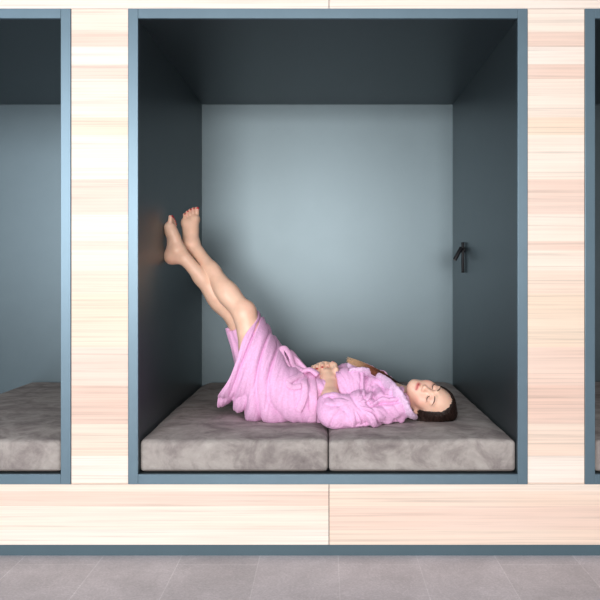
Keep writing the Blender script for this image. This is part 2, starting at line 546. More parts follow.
def build_body():
    G = Grid((-.70, .08, .355), (.56, .74, 1.26), .003)
    # torso
    G.apply(ell((-.205,.42,.495), (.105,.165,.092)), 0)
    for hp in (hipL, hipR): G.apply(ell(hp+np.array([.0,0,-.005]), (.088,.082,.082)), .03)
    G.apply(ell((-.06,.42,.483), (.15,.122,.070)), .05)
    G.apply(ell((.12,.425,.487), (.16,.142,.080)), .05)
    G.apply(ell((.21,.425,.478), (.09,.150,.065)), .04)
    for y in (.355,.49): G.apply(ell((.10,y,.535), (.055,.055,.045)), .02)
    # neck
    nb = np.array([.275,.415,.468]); nt = H(0,-.030,-.062)
    G.apply(cone(nb, nt, .054, .049), .03)
    G.apply(cone((.255,.33,.475), nb, .035, .045), .03)
    G.apply(cone((.225,.50,.462), nb, .035, .045), .03)
    # head
    G.apply(he((0,-.016,.028), (.073,.094,.084)), .02)
    G.apply(he((0,.030,-.015), (.061,.055,.072)), .02)
    G.apply(hc((.046,-.004,-.05), (.018,.060,-.088), .016, .013), .025)
    G.apply(hc((-.046,-.004,-.05), (-.018,.060,-.088), .016, .013), .025)
    G.apply(he((0,.065,-.090), (.020,.016,.015)), .02)
    G.apply(he((0,.055,-.060), (.038,.030,.030)), .02)
    G.apply(he((0,.020,-.075), (.036,.050,.022)), .025)
    for s in (-1, 1):
        G.apply(he((s*.038,.050,-.030), (.022,.022,.024)), .022)
        G.apply(he((s*.031,.084,.004), (.017,.010,.011)), .012, 's')
        G.apply(he((s*.031,.068,.000), (.0150,.0150,.0115)), .005)
        G.apply(hc((s*.014,.079,.019), (s*.042,.070,.020), .0065, .006), .012)
        G.apply(he((s*.0105,.090,-.036), (.0075,.0085,.0070)), .006)
        G.apply(he((s*.0062,.094,-.0425), (.0032,.004,.003)), .003, 's')
        # ears
        R = rotm(hu, s*18)
        ec = H(s*.073,-.012,-.016)
        G.apply(ell(ec, np.array((.008,.017,.029))*HS, HR@R.T), .006)
        G.apply(ell(H(s*.081,-.009,-.012), np.array((.006,.009,.015))*HS, HR@R.T), .004, 's')
        G.apply(he((s*.073,-.004,-.040), (.006,.007,.009)), .005)
    G.apply(hc((0,.078,.004), (0,.098,-.030), .0062, .0080), .010)
    G.apply(he((0,.099,-.034), (.0085,.0085,.0085)), .006)
    # lips
    G.apply(hc((-.016,.079,-.0600), (0,.087,-.0585), .0042, .0058), .004)
    G.apply(hc((.016,.079,-.0600), (0,.087,-.0585), .0042, .0058), .004)
    G.apply(hc((-.013,.079,-.0685), (.013,.079,-.0685), .0050, .0050), .004)
    G.apply(he((0,.085,-.0690), (.010,.0060,.0055)), .004)
    G.apply(hc((-.021,.080,-.0632), (0,.0925,-.0640), .0016, .0016), .002, 's')
    G.apply(hc((.021,.080,-.0632), (0,.0925,-.0640), .0016, .0016), .002, 's')
    # arms
    for sh, el, wr in ((shL, elL, wrL), (shR, elR, wrR)):
        arm = [ell(sh, (.052,.048,.045)), cone(sh, el, .046, .036), cone(el, el+(wr-el)*.35, .037, .037),
               cone(el+(wr-el)*.3, wr, .037, .0245)]
        group(G, arm, .03, .02)
    # hands
    for hand in (-1, 1):
        wr = wrL if hand < 0 else wrR
        sgn = 1 if hand < 0 else -1            # finger direction along y
        yk = .398 if hand < 0 else .446
        xs_ = [-.038,-.017,.004,.024] if hand < 0 else [-.049,-.0275,-.0065,.014]
        zz = lambda x: zk-.016*max(0, -(x+.005)/.045)**1.3-.005*max(0,(x-.005)/.02)
        zk = .594
        pal = [cone(wr, (xs_[0]*.35+xs_[3]*.65, (wr[1]+yk)/2, (wr[2]+zk)/2+.004), .022, .019)]
        for x in xs_:
            pal.append(cone(wr+np.array([(x+.02)*.35,0,.0]), (x, yk, zz(x)), .017, .0098))
        group(G, pal, .01, .012)
        fings = []
        for q, x in enumerate(xs_):
            ln = [.82,.95,1.0,.93][q]; dx = -.004
            z_ = zz(x); ch = [(x, yk, z_), (x+dx, yk+sgn*.022*ln, z_+.0165), (x+dx*2, yk+sgn*.048*ln, z_+.0125), (x+dx*2.2, yk+sgn*.066*ln, z_-.001)]
            rr = [.0092,.0082,.0076,.0066]
            if q == 0: rr = [a*.9 for a in rr]
            G2 = [cone(ch[i], ch[i+1], rr[i], rr[i+1]) for i in range(3)]
            group(G, G2, .0015, .004)
            nails.append((np.array(ch[3])*.75+np.array(ch[2])*.25, np.array(ch[3])-np.array(ch[2]), np.array([0, sgn*.6, .8]), .0046, .0062, 'fingernail'))
        # thumb
        b0 = wr+np.array([.018, sgn*.012, .006]); b1 = np.array([.040, yk-sgn*.018, .590]); b2 = np.array([.036, yk+sgn*.008, .606]); b3 = np.array([.027, yk+sgn*.022, .613])
        if hand > 0: b1 += (-.004,.004,-.008); b2 += (-.004,.0,-.014); b3 += (-.003,0,-.014)
        group(G, [cone(b0, b1, .0145, .0105), cone(b1, b2, .0105, .0092), cone(b2, b3, .0092, .0072)], .006, .004)
        nails.append((b3*.8+b2*.2, b3-b2, np.array([.5,0,.9]), .0052, .0068, 'fingernail'))
    # legs
    legs = []; toes = []
    for side, hip, kn, an in ((1, hipL, kneeL, ankL), (-1, hipR, kneeR, ankR)):
        sh_ax = nrm(an-kn); post = nrm(np.array([-.8,0,-.6])-sh_ax*(np.array([-.8,0,-.6])@sh_ax))
        lg = [cone(hip, hip+(kn-hip)*.55, .076, .055), cone(hip+(kn-hip)*.5, kn, .057, .043)]
        c0 = kn; Lk = np.linalg.norm(an-kn)
        lg += [cone(kn, kn+sh_ax*Lk*.30, .043, .0395), cone(kn+sh_ax*Lk*.28+post*.003, kn+sh_ax*Lk*.62, .0395, .030),
               cone(kn+sh_ax*Lk*.60, an, .030, .0235)]
        lg += [ell(kn+sh_ax*Lk*.29+post*.010, (.034,.037,.085), np.array([post, np.cross(sh_ax, post), sh_ax]))]
        lg += [ell(kn-post*.014+nrm(kn-hip)*.010, (.030,.028,.030))]
        # foot frame
        if side == 1: F = nrm((.15,-.08,.98)); Dn = np.array([.62,-.78,0]); s = .84
        else: F = nrm((.045,-.02,1)); Dn = np.array([1,-.22,0]); s = .765
        Dn = nrm(Dn-F*(Dn@F)); Lt = nrm(np.cross(Dn, F))*side
        P = lambda l, d, f, an=an, Lt=Lt, Dn=Dn, F=F, s=s: an+s*(Lt*l+Dn*d+F*f)
        for l in (-1, 1): lg.append(ell(P(l*.022,-.004,-.004), np.array((.014,.016,.017))*s))
        lg += [cone(P(0,.008,.0), P(-.004,-.022,.070), .033*s, .024*s), cone(P(-.004,-.022,.066), P(-.012,-.036,.118), .026*s, .021*s),
               cone(P(0,-.006,.0), P(0,-.034,-.034), .028*s, .031*s), cone(P(0,-.034,-.034), P(0,-.046,-.03), .031*s, .026*s),
               cone(P(0,-.036,-.020), P(.020,-.050,.085), .026*s, .018*s),
               cone(P(.0,-.010,.0), P(.018,-.040,.090), .028*s, .018*s),
               cone(P(-.010,-.045,.10), P(-.024,-.048,.122), .022*s, .0225*s), cone(P(.0,-.045,.10), P(.028,-.052,.105), .021*s, .017*s),
               cone(P(0,.0,-.0)+sh_ax*-.05, P(0,-.036,-.045), .020*s, .021*s)]
        legs.append(lg)
        up = .0 if side == 1 else .016
        tl = ((-.027,.128,.172,.0125),(-.0075,.130,.170,.0092),(.0080,.126,.162,.0088),(.0220,.119,.151,.0084),(.0350,.108,.137,.0082))
        toes.append((side, P, Dn, F, s, up, tl))
    group_multi(G, legs, .022, .022)
    for side, P, Dn, F, s, up, tl in toes:
        for q, (l, f0, f1, r) in enumerate(tl):
            a = P(l*.9,-.050,f0); m_ = P(l,-.047+up*.5,(f0+f1)/2); b = P(l*1.02,-.053+up,f1)
            group(G, [cone(a, m_, r*s*1.05, r*s*.93), cone(m_, b, r*s*.92, r*s)], .004, .003)
            nails.append((P(l*1.02,-.053+up,f1)+Dn*r*s*.72+F*r*s*.25, F, Dn, r*s*.62, r*s*.72, 'toenail'))
    v, f = nets(G)
    v = smooth(v, f, 2, .45)
    return v, f
nails = []
bv, bf = build_body()

# skin tint per vertex
base = np.array([.86,.565,.42]); tint = np.tile(base, (len(bv), 1))
def blob(c, r, col, a):
    global tint
    w = np.exp(-((bv-c)**2).sum(1)/(r*r))[:,None]*a; tint = tint*(1-w)+np.array(col)*w
loc = (bv-HO)/HS; hloc = np.stack([loc@hl, loc@hn, loc@hu], 1)
inhead = np.linalg.norm(hloc, axis=1) < .16
w = (inhead*1.0)[:,None]; tint = tint*(1-w)+np.array([.85,.55,.42])*w
for s in (-1, 1):
    blob(H(s*.042,.065,-.030), .024, (.84,.38,.30), .55)
    blob(H(s*.031,.085,.004), .014, (.56,.30,.23), .5)
lm = np.exp(-(((hloc[:,0])/.0205)**4+((hloc[:,2]+.0640)/.0085)**4)) * (hloc[:,1] > .062)
tint = tint*(1-lm[:,None]*.9)+np.array([.62,.14,.14])*lm[:,None]*.9
ml = np.exp(-((hloc[:,0]/.022)**4+((hloc[:,2]+.0638)/.0018)**2)) * (hloc[:,1] > .065)
tint = tint*(1-ml[:,None]*.75)+np.array([.22,.04,.04])*ml[:,None]*.75
for k_ in (kneeL, kneeR): blob(k_+np.array([.02,-.02,.02]), .03, (.76,.40,.30), .5)
for a_ in (ankL, ankR): blob(a_+np.array([-.03,0,-.04]), .035, (.80,.40,.28), .6)
for nl in nails: blob(nl[0], .014, (.78,.38,.29), .5)

person = bpy.data.objects.new('person', None); C.objects.link(person)
PO = Vector((-.10,.42,.41)); person.location = PO
tag(person, 'person in a pink bathrobe lying on the mattresses with bare feet up the niche wall', 'person')
def pobj(name, v, f, m, parent=None, tint=None, smooth=True):
    par = parent or person
    v = np.asarray([tuple(q) for q in v]); v = v-np.array(PO)
    return meshobj(name, v, f, m, par, smooth, tint)
body = pobj('body', bv, bf, M_skin, tint=tint)

def nail(c, d, n, w, l, name):
    d = nrm(d); n = nrm(n-d*(n@d)); s = np.cross(d, n)
    verts = []; faces = []; nu, nv = 10, 6
    for j in range(nv+1):
        ph = PI*j/nv
        for i in range(nu):
            th = 2*PI*i/nu
            verts.append(c+s*w*math.sin(ph)*math.cos(th)+d*l*math.sin(ph)*math.sin(th)+n*w*.42*math.cos(ph))
    for j in range(nv):
        for i in range(nu): faces.append((j*nu+i, j*nu+(i+1)%nu, (j+1)*nu+(i+1)%nu, (j+1)*nu+i))
    o = pobj(name, verts, faces, M_nail, body); return o
for c, d, n, w_, l_, nm in nails:
    if nm == 'fingernail': c = c+nrm(n-nrm(d)*(n@nrm(d)))*.0052
    nail(c, d, n, w_, l_, nm)

# brows and lashes
from mathutils.bvhtree import BVHTree
bvh = BVHTree.FromPolygons([Vector(q) for q in bv[:]], [tuple(map(int, q)) for q in bf[:]])
def onskin(l, u, off=.0):
    o = Vector(H(l,.16,u)); hit = bvh.ray_cast(o, Vector(-hn))
    return hit[0]+Vector(hn)*off if hit[0] else Vector(H(l,.08,u))
for s in (-1, 1):
    pts = []; rr = []
    for i in range(11):
        q = i/10; pts.append(onskin(s*(.013+.036*q), .0185+.008*math.sin(q*PI*.75)-.003*q, .0002)); rr.append(.0006+.0018*math.sin(PI*min(1, q*.75+.18)))
    v, f, _ = tube(None, pts, rr, M_brow, seg=8, up=tuple(hn), flat=.45)
    pobj('eyebrow', v, f, M_brow, body)
    pts = []; rr = []
    for i in range(11):
        q = i/10; pts.append(onskin(s*(.0175+.028*q), -.0020-.0052*math.sin(q*PI), .0003)); rr.append(.0005+.0011*math.sin(PI*(q*.7+.25)))
    v, f, _ = tube(None, pts, rr, M_lash, seg=8, up=tuple(hn))
    # individual lashes
    V = list(v); Fc = list(f)
    for i in range(9):
        q = .2+i*.1; p = onskin(s*(.0175+.028*q), -.0020-.0052*math.sin(q*PI), .0003)
        d = Vector(hn)*.5+Vector(-hu)*.8+Vector(hl)*s*(q-.4)*1.1
        vv, ff, _ = tube(None, [p, p+d*.0045, p+d*.0085+Vector(hu)*.001], [.00045,.0003,.0001], M_lash, seg=5)
        o_ = len(V); V += list(vv); Fc += [tuple(a+o_ for a in q_) for q_ in ff]
    pobj('eyelashes', V, Fc, M_lash, body)

# ------------------------------------------------------------------ hair
def build_hair():
    lo = HO-.17; hi = HO+.17
    G = Grid(lo, hi, .003)
    G.apply(he((0,-.020,.029), (.082,.098,.084)), 0)
    G.apply(he((0,-.050,-.020), (.075,.065,.075)), .03)
    G.apply(he((.024,-.072,.064), (.058,.050,.050)), .03)
    G.apply(he((.055,-.050,.030), (.040,.060,.060)), .02)
    # bun of loose hair fanned behind the head on the mattress
    G.apply(ell(HO+np.array([.042,.015,-.036]), (.040,.072,.032)), .03)
    G.apply(ell(HO+np.array([.02,.02,-.050]), (.085,.075,.028)), .02)
    # cut away the face
    X, Y, Z = G.coords(np.zeros(3, int), G.n)
    px, py, pz = X-HO[0], Y-HO[1], Z-HO[2]
    l, n, u = [(px*a[0]+py*a[1]+pz*a[2])/HS for a in (hl, hn, hu)]
    cut = (n-(.012+.46*np.clip(u,-.03,.2)+1.0*np.clip(np.abs(l)-.045,0,1)))*.85 + 0*px
    low = np.where(u < -.03, n+.015+(-.03-u)*.9, -1)
    cut2 = np.maximum(cut, low*.7)
    d = -cut2; kk = .006; d = -(-cut2)
    hh = np.clip(kk-np.abs(G.F-d), 0, None)/kk
    G.F = (np.maximum(G.F, d)+hh*hh*kk*.25).astype(np.float32)
    # clip under mattress
    fl = (.398-Z)+0*px
    G.F = np.maximum(G.F, fl).astype(np.float32)
    v, f = nets(G); v = smooth(v, f, 2)
    vn = vnormals(v, f); dv = np.zeros(len(v))
    for i, p in enumerate(v):
        q = (p-HO)/HS; a = np.array([q@hl, q@hn, q@hu])
        # strands run from the hairline towards the nape: coordinate across the flow
        ang = math.atan2(a[0], a[2]+.02)
        dv[i] = noise.noise(Vector((ang*9, a[1]*5, 3)))*.0030+noise.noise(Vector((ang*34, a[1]*4, 9)))*.0016
    v = v+vn*dv[:,None]
    return v, f
hv, hf = build_hair()
ht = np.tile(np.array([.020,.011,.009]), (len(hv), 1))
hair = pobj('hair', hv, hf, M_hair, tint=ht)
label_hair = 'dark brown hair fading to blonde ends over the chest'
hair['label'] = label_hair

def bez(P, t):
    P = [np.array(p, float) for p in P]; n = len(P)-1
    x = t*n; i = min(int(x), n-1); f = x-i
    p0 = P[max(i-1,0)]; p1 = P[i]; p2 = P[i+1]; p3 = P[min(i+2,n)]
    return .5*((2*p1)+(-p0+p2)*f+(2*p0-5*p1+4*p2-p3)*f*f+(-p0+3*p1-3*p2+p3)*f**3)

# ------------------------------------------------------------------ robe
def fold(x):
    x = min(1, abs(x)); return 1-(1-x)**2.2

def build_robe_top():
    G = Grid((-.16,.06,.37), (.36,.76,.70), .0035)
    G.apply(ell((-.06,.42,.488), (.16,.138,.085)), 0)
    G.apply(ell((.02,.42,.480), (.12,.145,.082)), .03)
    G.apply(ell((.12,.42,.492), (.16,.165,.097)), .04)
    G.apply(ell((.22,.405,.485), (.10,.160,.080)), .04)
    for y in (.350,.492): G.apply(ell((.095,y,.543), (.068,.064,.060)), .022)
    G.apply(cone((.25,.30,.48),(.275,.40,.476), .058,.046), .03)
    G.apply(cone((.205,.53,.452),(.255,.44,.466), .052,.040), .03)
    for sh, el, wr in ((shL, elL, wrL), (shR, elR, wrR)):
        cuff = el+(wr-el)*.22
        sgn = -1 if sh is shL else 1
        arm = [cone(sh, sh*.45+el*.55+np.array([0,sgn*.004,-.004]), .064, .058), cone(sh*.5+el*.5, el+np.array([.008,0,-.006]), .059, .052),
               cone(el+np.array([.008,0,-.006]), cuff, .052, .046), ell(el+np.array([.07,0,-.022]), (.11,.055,.042)),
               ell(sh+np.array([.0,0,.0]), (.062,.058,.062))]
        group(G, arm, .010, .025)
        # hollow cuff: cut the sleeve end around the forearm
        G.apply(cone(el+(wr-el)*.16, wr, .040, .040), .006, 's')
    # neck opening
    G.apply(cone((.275,.40,.50), H(0,-.03,-.06)+np.array([0,0,.012]), .050,.062), .01, 's')
    G.apply(ell((.30,.385,.545), (.075,.06,.055)), .01, 's')
    # flatten onto the mattress
    X, Y, Z = G.coords(np.zeros(3, int), G.n)
    G.F = np.maximum(G.F, (.400-Z)+0*X+0*Y).astype(np.float32)
    v, f = nets(G); v = smooth(v, f, 3)
    vn = vnormals(v, f); dv = np.zeros(len(v))
    for i, p in enumerate(v):
        x, y, z = p
        # pull lines radiate from the inner elbow / underarm towards shoulder and collar
        ox, oz = .105, .492
        ang = math.atan2(z-oz, x-ox); r = math.hypot(x-ox, z-oz)
        wgt = min(1, max(0, (r-.012)/.06))*(.35+.65*min(1, max(0, (x-.08)/.06)))
        side = 1 if y < .42 else -1
        m1 = noise.noise(Vector((ang*2.7+side*3+1.5*noise.noise(Vector((x*9,y*9,z*9))), r*4, y*3)))
        m2 = noise.noise(Vector((ang*5.5, r*9, y*5)))
        w_up = 1 if x > .02 else max(0, 1+(x-.02)/.08)
        # upper-arm rings near the elbow
        m3 = noise.noise(Vector((x*20+z*14, y*5+4, z*5)))
        waist = max(0, 1-abs(x+.05)/.09)
        m4 = noise.noise(Vector((x*10, y*5, z*30)))
        dv[i] = wgt*w_up*(.0320*(fold(m1*2.5)-.62)+.0050*(fold(m2*2.0)-.5)) + .017*(fold(m3*2.3)-.55)*(1-.5*w_up) + .003*m4*waist
        if y > .46 and x > .1: dv[i] = min(dv[i], .001)*max(.3, 1-(y-.46)/.06)
        if z < .412: dv[i] *= .25
    bust = np.exp(-(((v-np.array([.095,.33,.56]))/.062)**2).sum(1))
    dv = dv*(1-.85*bust)
    v = v+vn*dv[:,None]*.9
    far = (v[:,1] > .43) & (v[:,0] > .15)
    lim = .560-(v[:,0]-.15)*.62
    v[:,2] = np.where(far & (v[:,2] > lim), lim+.15*(v[:,2]-lim), v[:,2])
    v[:,2] = np.maximum(v[:,2], .397)
    v = smooth(v, f, 1, .3)
    return v, f

Tp = [(330,375),(315,373),(300,368),(288,357),(279,345),(271,331),(264,320),(259.5,313)]
Bp = [(330,421),(308,421),(284,421),(263,420),(250,417),(243,411),(232,405),(219,402)]
Wd = [.146,.160,.178,.186,.184,.178,.168,.160]
def interp(A, t):
    x = t*(len(A)-1); i = min(int(x), len(A)-2); f = x-i
    return np.array(A[i])*(1-f)+np.array(A[i+1])*f
def build_skirt():
    nt, nv = 150, 180; YC = .415
    V = []; 
    for i in range(nt+1):
        t = i/nt
        T = W(*interp(Tp, t), YC); B = W(*interp(Bp, t), YC)
        w_ = float(interp(Wd, t)); c = (T+B)/2; a = (T-B)/2
        adv = nrm(np.cross(a, (0,1,0)))                # towards the hem
        if adv[0] > 0: adv = -adv
        for j in range(nv):
            th = 2*PI*j/nv; cs, sn = math.cos(th), math.sin(th)
            e = .78; X = math.copysign(abs(cs)**e, cs); Yv = math.copysign(abs(sn)**e, sn)
            # narrower across the knees, wider low down
            prof = 1-(.10*t)*max(0, X)**1.0 - .06*t*max(0,-X)
            p = c+a*X+np.array([0, Yv*w_*prof, 0])
            low = .5-.5*X                                # 0 top .. 1 bottom
            near = -Yv
            u = t*(13)+.9*noise.noise(Vector((low*2.0, near*1.2, 7)))*2
            # long soft folds that follow each section, packed closer near the waist
            f1 = noise.noise(Vector((t*6.4+low*2.2*(1-t), low*.8, near*.7+2)))
            f2 = noise.noise(Vector((t*21+low*2.0, low*1.6+5, near)))
            ridge = .027*(fold(f1*2.5)-.6)+.0035*(fold(f2*2.0)-.5)+max(0, 1-t/.5)*.013*(fold(2.4*noise.noise(Vector((t*15+low*3.2, low*1.3, near+11))))-.6)-.014*math.exp(-((t-.83-.03*low)/.028)**2)*min(1, low*1.6)
            # flap hanging at the back of the hem
            flap = max(0, t-.72)/.28
            fl = noise.noise(Vector((t*26+1, low*1.0, near*1.5)))
            ridge += flap*low*.016*fl
            amp = .55+.45*low
            if t < .05: amp *= t/.05
            n = np.array([0, sn, 0])*1.0+nrm(a)*cs
            n = nrm(n)
            p = p+n*ridge*amp
            # uneven hem
            if t > .93:
                k = (t-.93)/.07
                p = p+adv*k*(.012*math.sin(th*5+1)*.6+.010*noise.noise(Vector((th*1.6, 1, 4)))*(.4+low) + .020*max(0, math.cos(th-1.25))**2)
            p[2] = max(p[2], .400)
            V.append(p)
    F = []
    for i in range(nt):
        for j in range(nv):
            F.append((i*nv+j, i*nv+(j+1)%nv, (i+1)*nv+(j+1)%nv, (i+1)*nv+j))
    V = np.array(V); F = np.array(F)
    # inner surface 5 mm inside, joined round the hem
    vn = vnormals(V, F)
    inside = V[:nv].mean(0)
    if ((V[nv*40:nv*41]-V[nv*40:nv*41].mean(0))*vn[nv*40:nv*41]).sum() < 0: vn = -vn; F = F[:, ::-1]
    t0 = int(nt*.35)
    inner = V[t0*nv:]-vn[t0*nv:]*.007; inner[:,2] = np.maximum(inner[:,2], .4005)
    off = len(V); F2 = []
    for i in range(nt-t0):
        for j in range(nv):
            F2.append((off+i*nv+j, off+(i+1)*nv+j, off+(i+1)*nv+(j+1)%nv, off+i*nv+(j+1)%nv))
    rim = []
    for j in range(nv):
        rim.append((nt*nv+j, nt*nv+(j+1)%nv, off+(nt-t0)*nv+(j+1)%nv, off+(nt-t0)*nv+j))
    return np.concatenate([V, inner]), np.concatenate([F, np.array(F2), np.array(rim)])
def build_wrap():
    V = []; F = []; n, m_ = 40, 60; ax = nrm(hipR-kneeR); a = nrm(np.cross(ax, (0,1,0))); b = np.cross(ax, a)
    Lt = np.linalg.norm(hipR-kneeR)
    for s_ in range(2):
        for i in range(n+1):
            t = i/n
            for j in range(m_):
                th = 2*PI*j/m_; d = a*math.cos(th)+b*math.sin(th)
                w = .018*noise.noise(Vector((math.cos(th)*3.6, math.sin(th)*3.6, 1+t*.9)))*(1.3-t)
                hem = .022*noise.noise(Vector((math.cos(th)*2, math.sin(th)*2, 5)))
                V.append(kneeR+ax*(Lt*(.07+.50*t)+hem*(1-t))+d*(.057+.020*t+w-s_*.006))
    o = (n+1)*m_
    for i in range(n):
        for j in range(m_):
            q = (i*m_+j, i*m_+(j+1)%m_, (i+1)*m_+(j+1)%m_, (i+1)*m_+j)
            F.append(q); F.append(tuple(x+o for x in q[::-1]))
    for j in range(m_): F.append((j, o+j, o+(j+1)%m_, (j+1)%m_))
    return np.array(V), np.array(F)
rv, rf = build_robe_top(); sv, sf = build_skirt(); qv, qf = build_wrap()
allv = np.concatenate([rv, sv, qv]); allf = np.concatenate([rf, sf+len(rv), qf+len(rv)+len(sv)])
robe = pobj('bathrobe', allv, allf, M_robe)
robe_bvh = BVHTree.FromPolygons([Vector(q) for q in allv], [tuple(map(int, q)) for q in allf])

press_bvh = [BVHTree.FromPolygons([Vector(q) for q in vv], [tuple(map(int, q)) for q in ff]) for vv, ff in ((bv,bf),(hv,hf),(allv,allf))]
xm = (328.3-326)/S
mats = [(XC-XI+.0012, xm-.0015, 1, True, 'taupe velvet mattress under the hips and hanging robe of the reclining woman'),
        (xm+.0015, XC+XI-.0012, 5, True, 'taupe velvet mattress under the head and shoulders of the reclining woman'),
        (XC-PITCH+.002, XC-PITCH+XI-.006, 9, False, 'taupe velvet mattress in the empty niche at the left edge of the photo'),
        (XC+PITCH-XI+.006, XC+PITCH-.002, 13, False, 'taupe velvet mattress in the sliver of niche at the right edge of the photo')]
for x0, x1, sd, occ, lab in mats:
    o, b = mattress(x0, x1, sd, occ)
    tag(o, lab, 'mattress', 'velvet mattresses in the wall niches')
    piping(o, b[0]+.003, b[1]-.003, b[2]+.003, b[3]-.003, b[4]+.006)


def drape(px, py, off=.004):
    """point on the robe seen at this place of the photograph, lifted off the cloth"""
    c = Vector((0,-D,ZC)); d = (Vector(W(px,py,.3))-c).normalized(); h = robe_bvh.ray_cast(c, d)
    if h[0] is None: return None
    return np.array(h[0]-d*off)
# belt: band round the waist, knot, loops and tails
def ribbon(pts, width, thick, wob=0, seed=0, n=60, up=None, seg=14):
    P = [bez(pts, i/(n-1)) for i in range(n)]
    rr = [width*(1+.12*noise.noise(Vector((i*.18, seed, 0)))) for i in range(n)]
    v, f, _ = tube(None, P, rr, M_belt, seg=seg, flat=thick/width, up=up)
    return list(v), list(f)
def merge(lst):
    V = []; F = []
    for v, f in lst:
        o = len(V); V += list(v); F += [tuple(int(a)+o for a in q) for q in f]
    return V, F
bx = W(312.5,396,.42)[0]
ring = []
for i in range(61):
    th = 2*PI*i/60
    d = Vector((0.0, math.sin(th), math.cos(th)))
    hit = robe_bvh.ray_cast(Vector((bx+.006*math.sin(th*3), .42, .485))+d*.40, -d, .39)
    p = hit[0] if hit[0] else Vector((bx, .42, .485))+d*.14
    p = p+d*.003; p.z = max(p.z, .403)
    ring.append(p)
V = []; F = []
for i, p in enumerate(ring):
    d = (p-Vector((bx,.42,.485))).normalized()
    for k in range(10):
        a = 2*PI*k/10; V.append(p+Vector((1,0,0))*.017*math.cos(a)+d*.0065*math.sin(a)*(1+.3*math.sin(i*.9)))
for i in range(60):
    for k in range(10): F.append((i*10+k, i*10+(k+1)%10, (i+1)*10+(k+1)%10, (i+1)*10+k))
parts = [(V, F)]
K = W(306,371,.36)
parts.append(ribbon([W(318,375,.33), W(311,370,.34), W(305,371,.35), W(300,375,.345)], .017, .010, n=30))          # knot
parts.append(ribbon([W(303,372,.35), W(292,372,.335), W(285,362,.335), W(281,351,.345), W(285,348.5,.355), W(290,355,.36), W(294,366,.355), W(304,371,.355)], .0125, .0050, n=70, up=(0,-1,0)))
parts.append(ribbon([W(304,370,.37), W(297,362,.39), W(289,355,.40), W(291,352,.41), W(298,360,.405), W(306,369,.38)], .014, .005, n=60, up=(0,-1,0)))
def dr(px, py, fb, o_=.005):
    q = drape(px, py, o_); return W(px, py, fb) if q is None else q
parts.append(ribbon([dr(*q) for q in ((305,374,.335),(304,382,.30),(305,391,.275),(303,401,.262),(298,411,.255))], .0135, .0052, n=50, up=(0,-1,.3)))
parts.append(ribbon([dr(*q) for q in ((303,375,.335),(295,378,.312),(288,382,.300),(292,387,.286),(301,386,.278))], .012, .0055, n=50, up=(0,-1,.3)))
V, F = merge(parts)
belt = pobj('belt', V, F, M_belt, robe)

# fluffy shawl collar
def fluffy(paths):
    out = []
    for pts, ws, th, upv in paths:
        n = 110; seg = 26; P = []
        for i in range(n): P.append(bez(pts, i/(n-1)))
        rr = [float(interp(ws, i/(n-1))) for i in range(n)]
        v, f, _ = tube(None, P, rr, M_collar, seg=seg, flat=th, up=upv)
        v = np.array([tuple(q) for q in v])
        cen = np.repeat(np.array(P), seg, 0)
        for i in range(len(v)):
            d = v[i]-cen[i]; d = d/max(np.linalg.norm(d), 1e-6)
            nn = noise.noise(Vector(v[i]*75))*.0038+noise.noise(Vector(v[i]*160))*.0024+noise.noise(Vector(v[i]*22))*.003
            v[i] += d*nn
        v[:,2] = np.maximum(v[:,2], .399)
        out.append((v, f))
    return merge(out)
colnear = []
for px, py, fb in ((414,417,.31),(409,413,.285),(403.5,403,.285),(396,392,.31),(386,383,.34),(374,376,.37),(361,371,.39),(349,371,.40)):
    q = drape(px, py); f_ = W(px, py, fb)
    colnear.append(f_ if q is None or q[1] > fb+.03 else np.array(W(px, py, max(q[1], .22))))
colfar = [W(413,414,.36), W(404,402,.44), W(397,390,.49), W(386,379,.49), W(374,372,.475), W(360,366,.45), W(347,366,.43)]
V, F = fluffy([(colnear, [.016,.022,.024,.026,.026,.024,.021,.012], .55, (0,-.5,.9)),
               (colfar, [.018,.024,.025,.025,.024,.020,.012], .55, (0,.5,.9))])
collar = pobj('collar', V, F, M_collar, robe); CV, CF = V, F
# rolled cuff on the near sleeve
def ringtube(c, axis, R, r, sq=1.0):
    axis = nrm(axis); a = nrm(np.cross(axis, (0,0,1))); b = np.cross(axis, a)
    V = []; F = []; n = 40; m_ = 12
    for i in range(n):
        th = 2*PI*i/n; rad = a*math.cos(th)+b*math.sin(th)*sq
        for k in range(m_):
            ph = 2*PI*k/m_
            p = c+rad*(R+r*.8*math.cos(ph))+axis*r*1.5*math.sin(ph)
            p = p+nrm(p-c)*(noise.noise(Vector(p*30))*.005+noise.noise(Vector(p*90))*.002); V.append(p)
    for i in range(n):
        for k in range(m_): F.append((i*m_+k, i*m_+(k+1)%m_, ((i+1)%n)*m_+(k+1)%m_, ((i+1)%n)*m_+k))
    return V, F
V, F = ringtube(elL+(wrL-elL)*.24, wrL-elL, .045, .0085); pobj('cuff', V, F, M_robe, robe)
V, F = ringtube(elR+(wrR-elR)*.24, wrR-elR, .045, .0085); pobj('cuff', V, F, M_robe, robe)

lay_bvh = BVHTree.FromPolygons([Vector(q) for q in allv]+[Vector(q) for q in CV], [tuple(map(int, q)) for q in allf]+[tuple(int(a)+len(allv) for a in q) for q in CF])
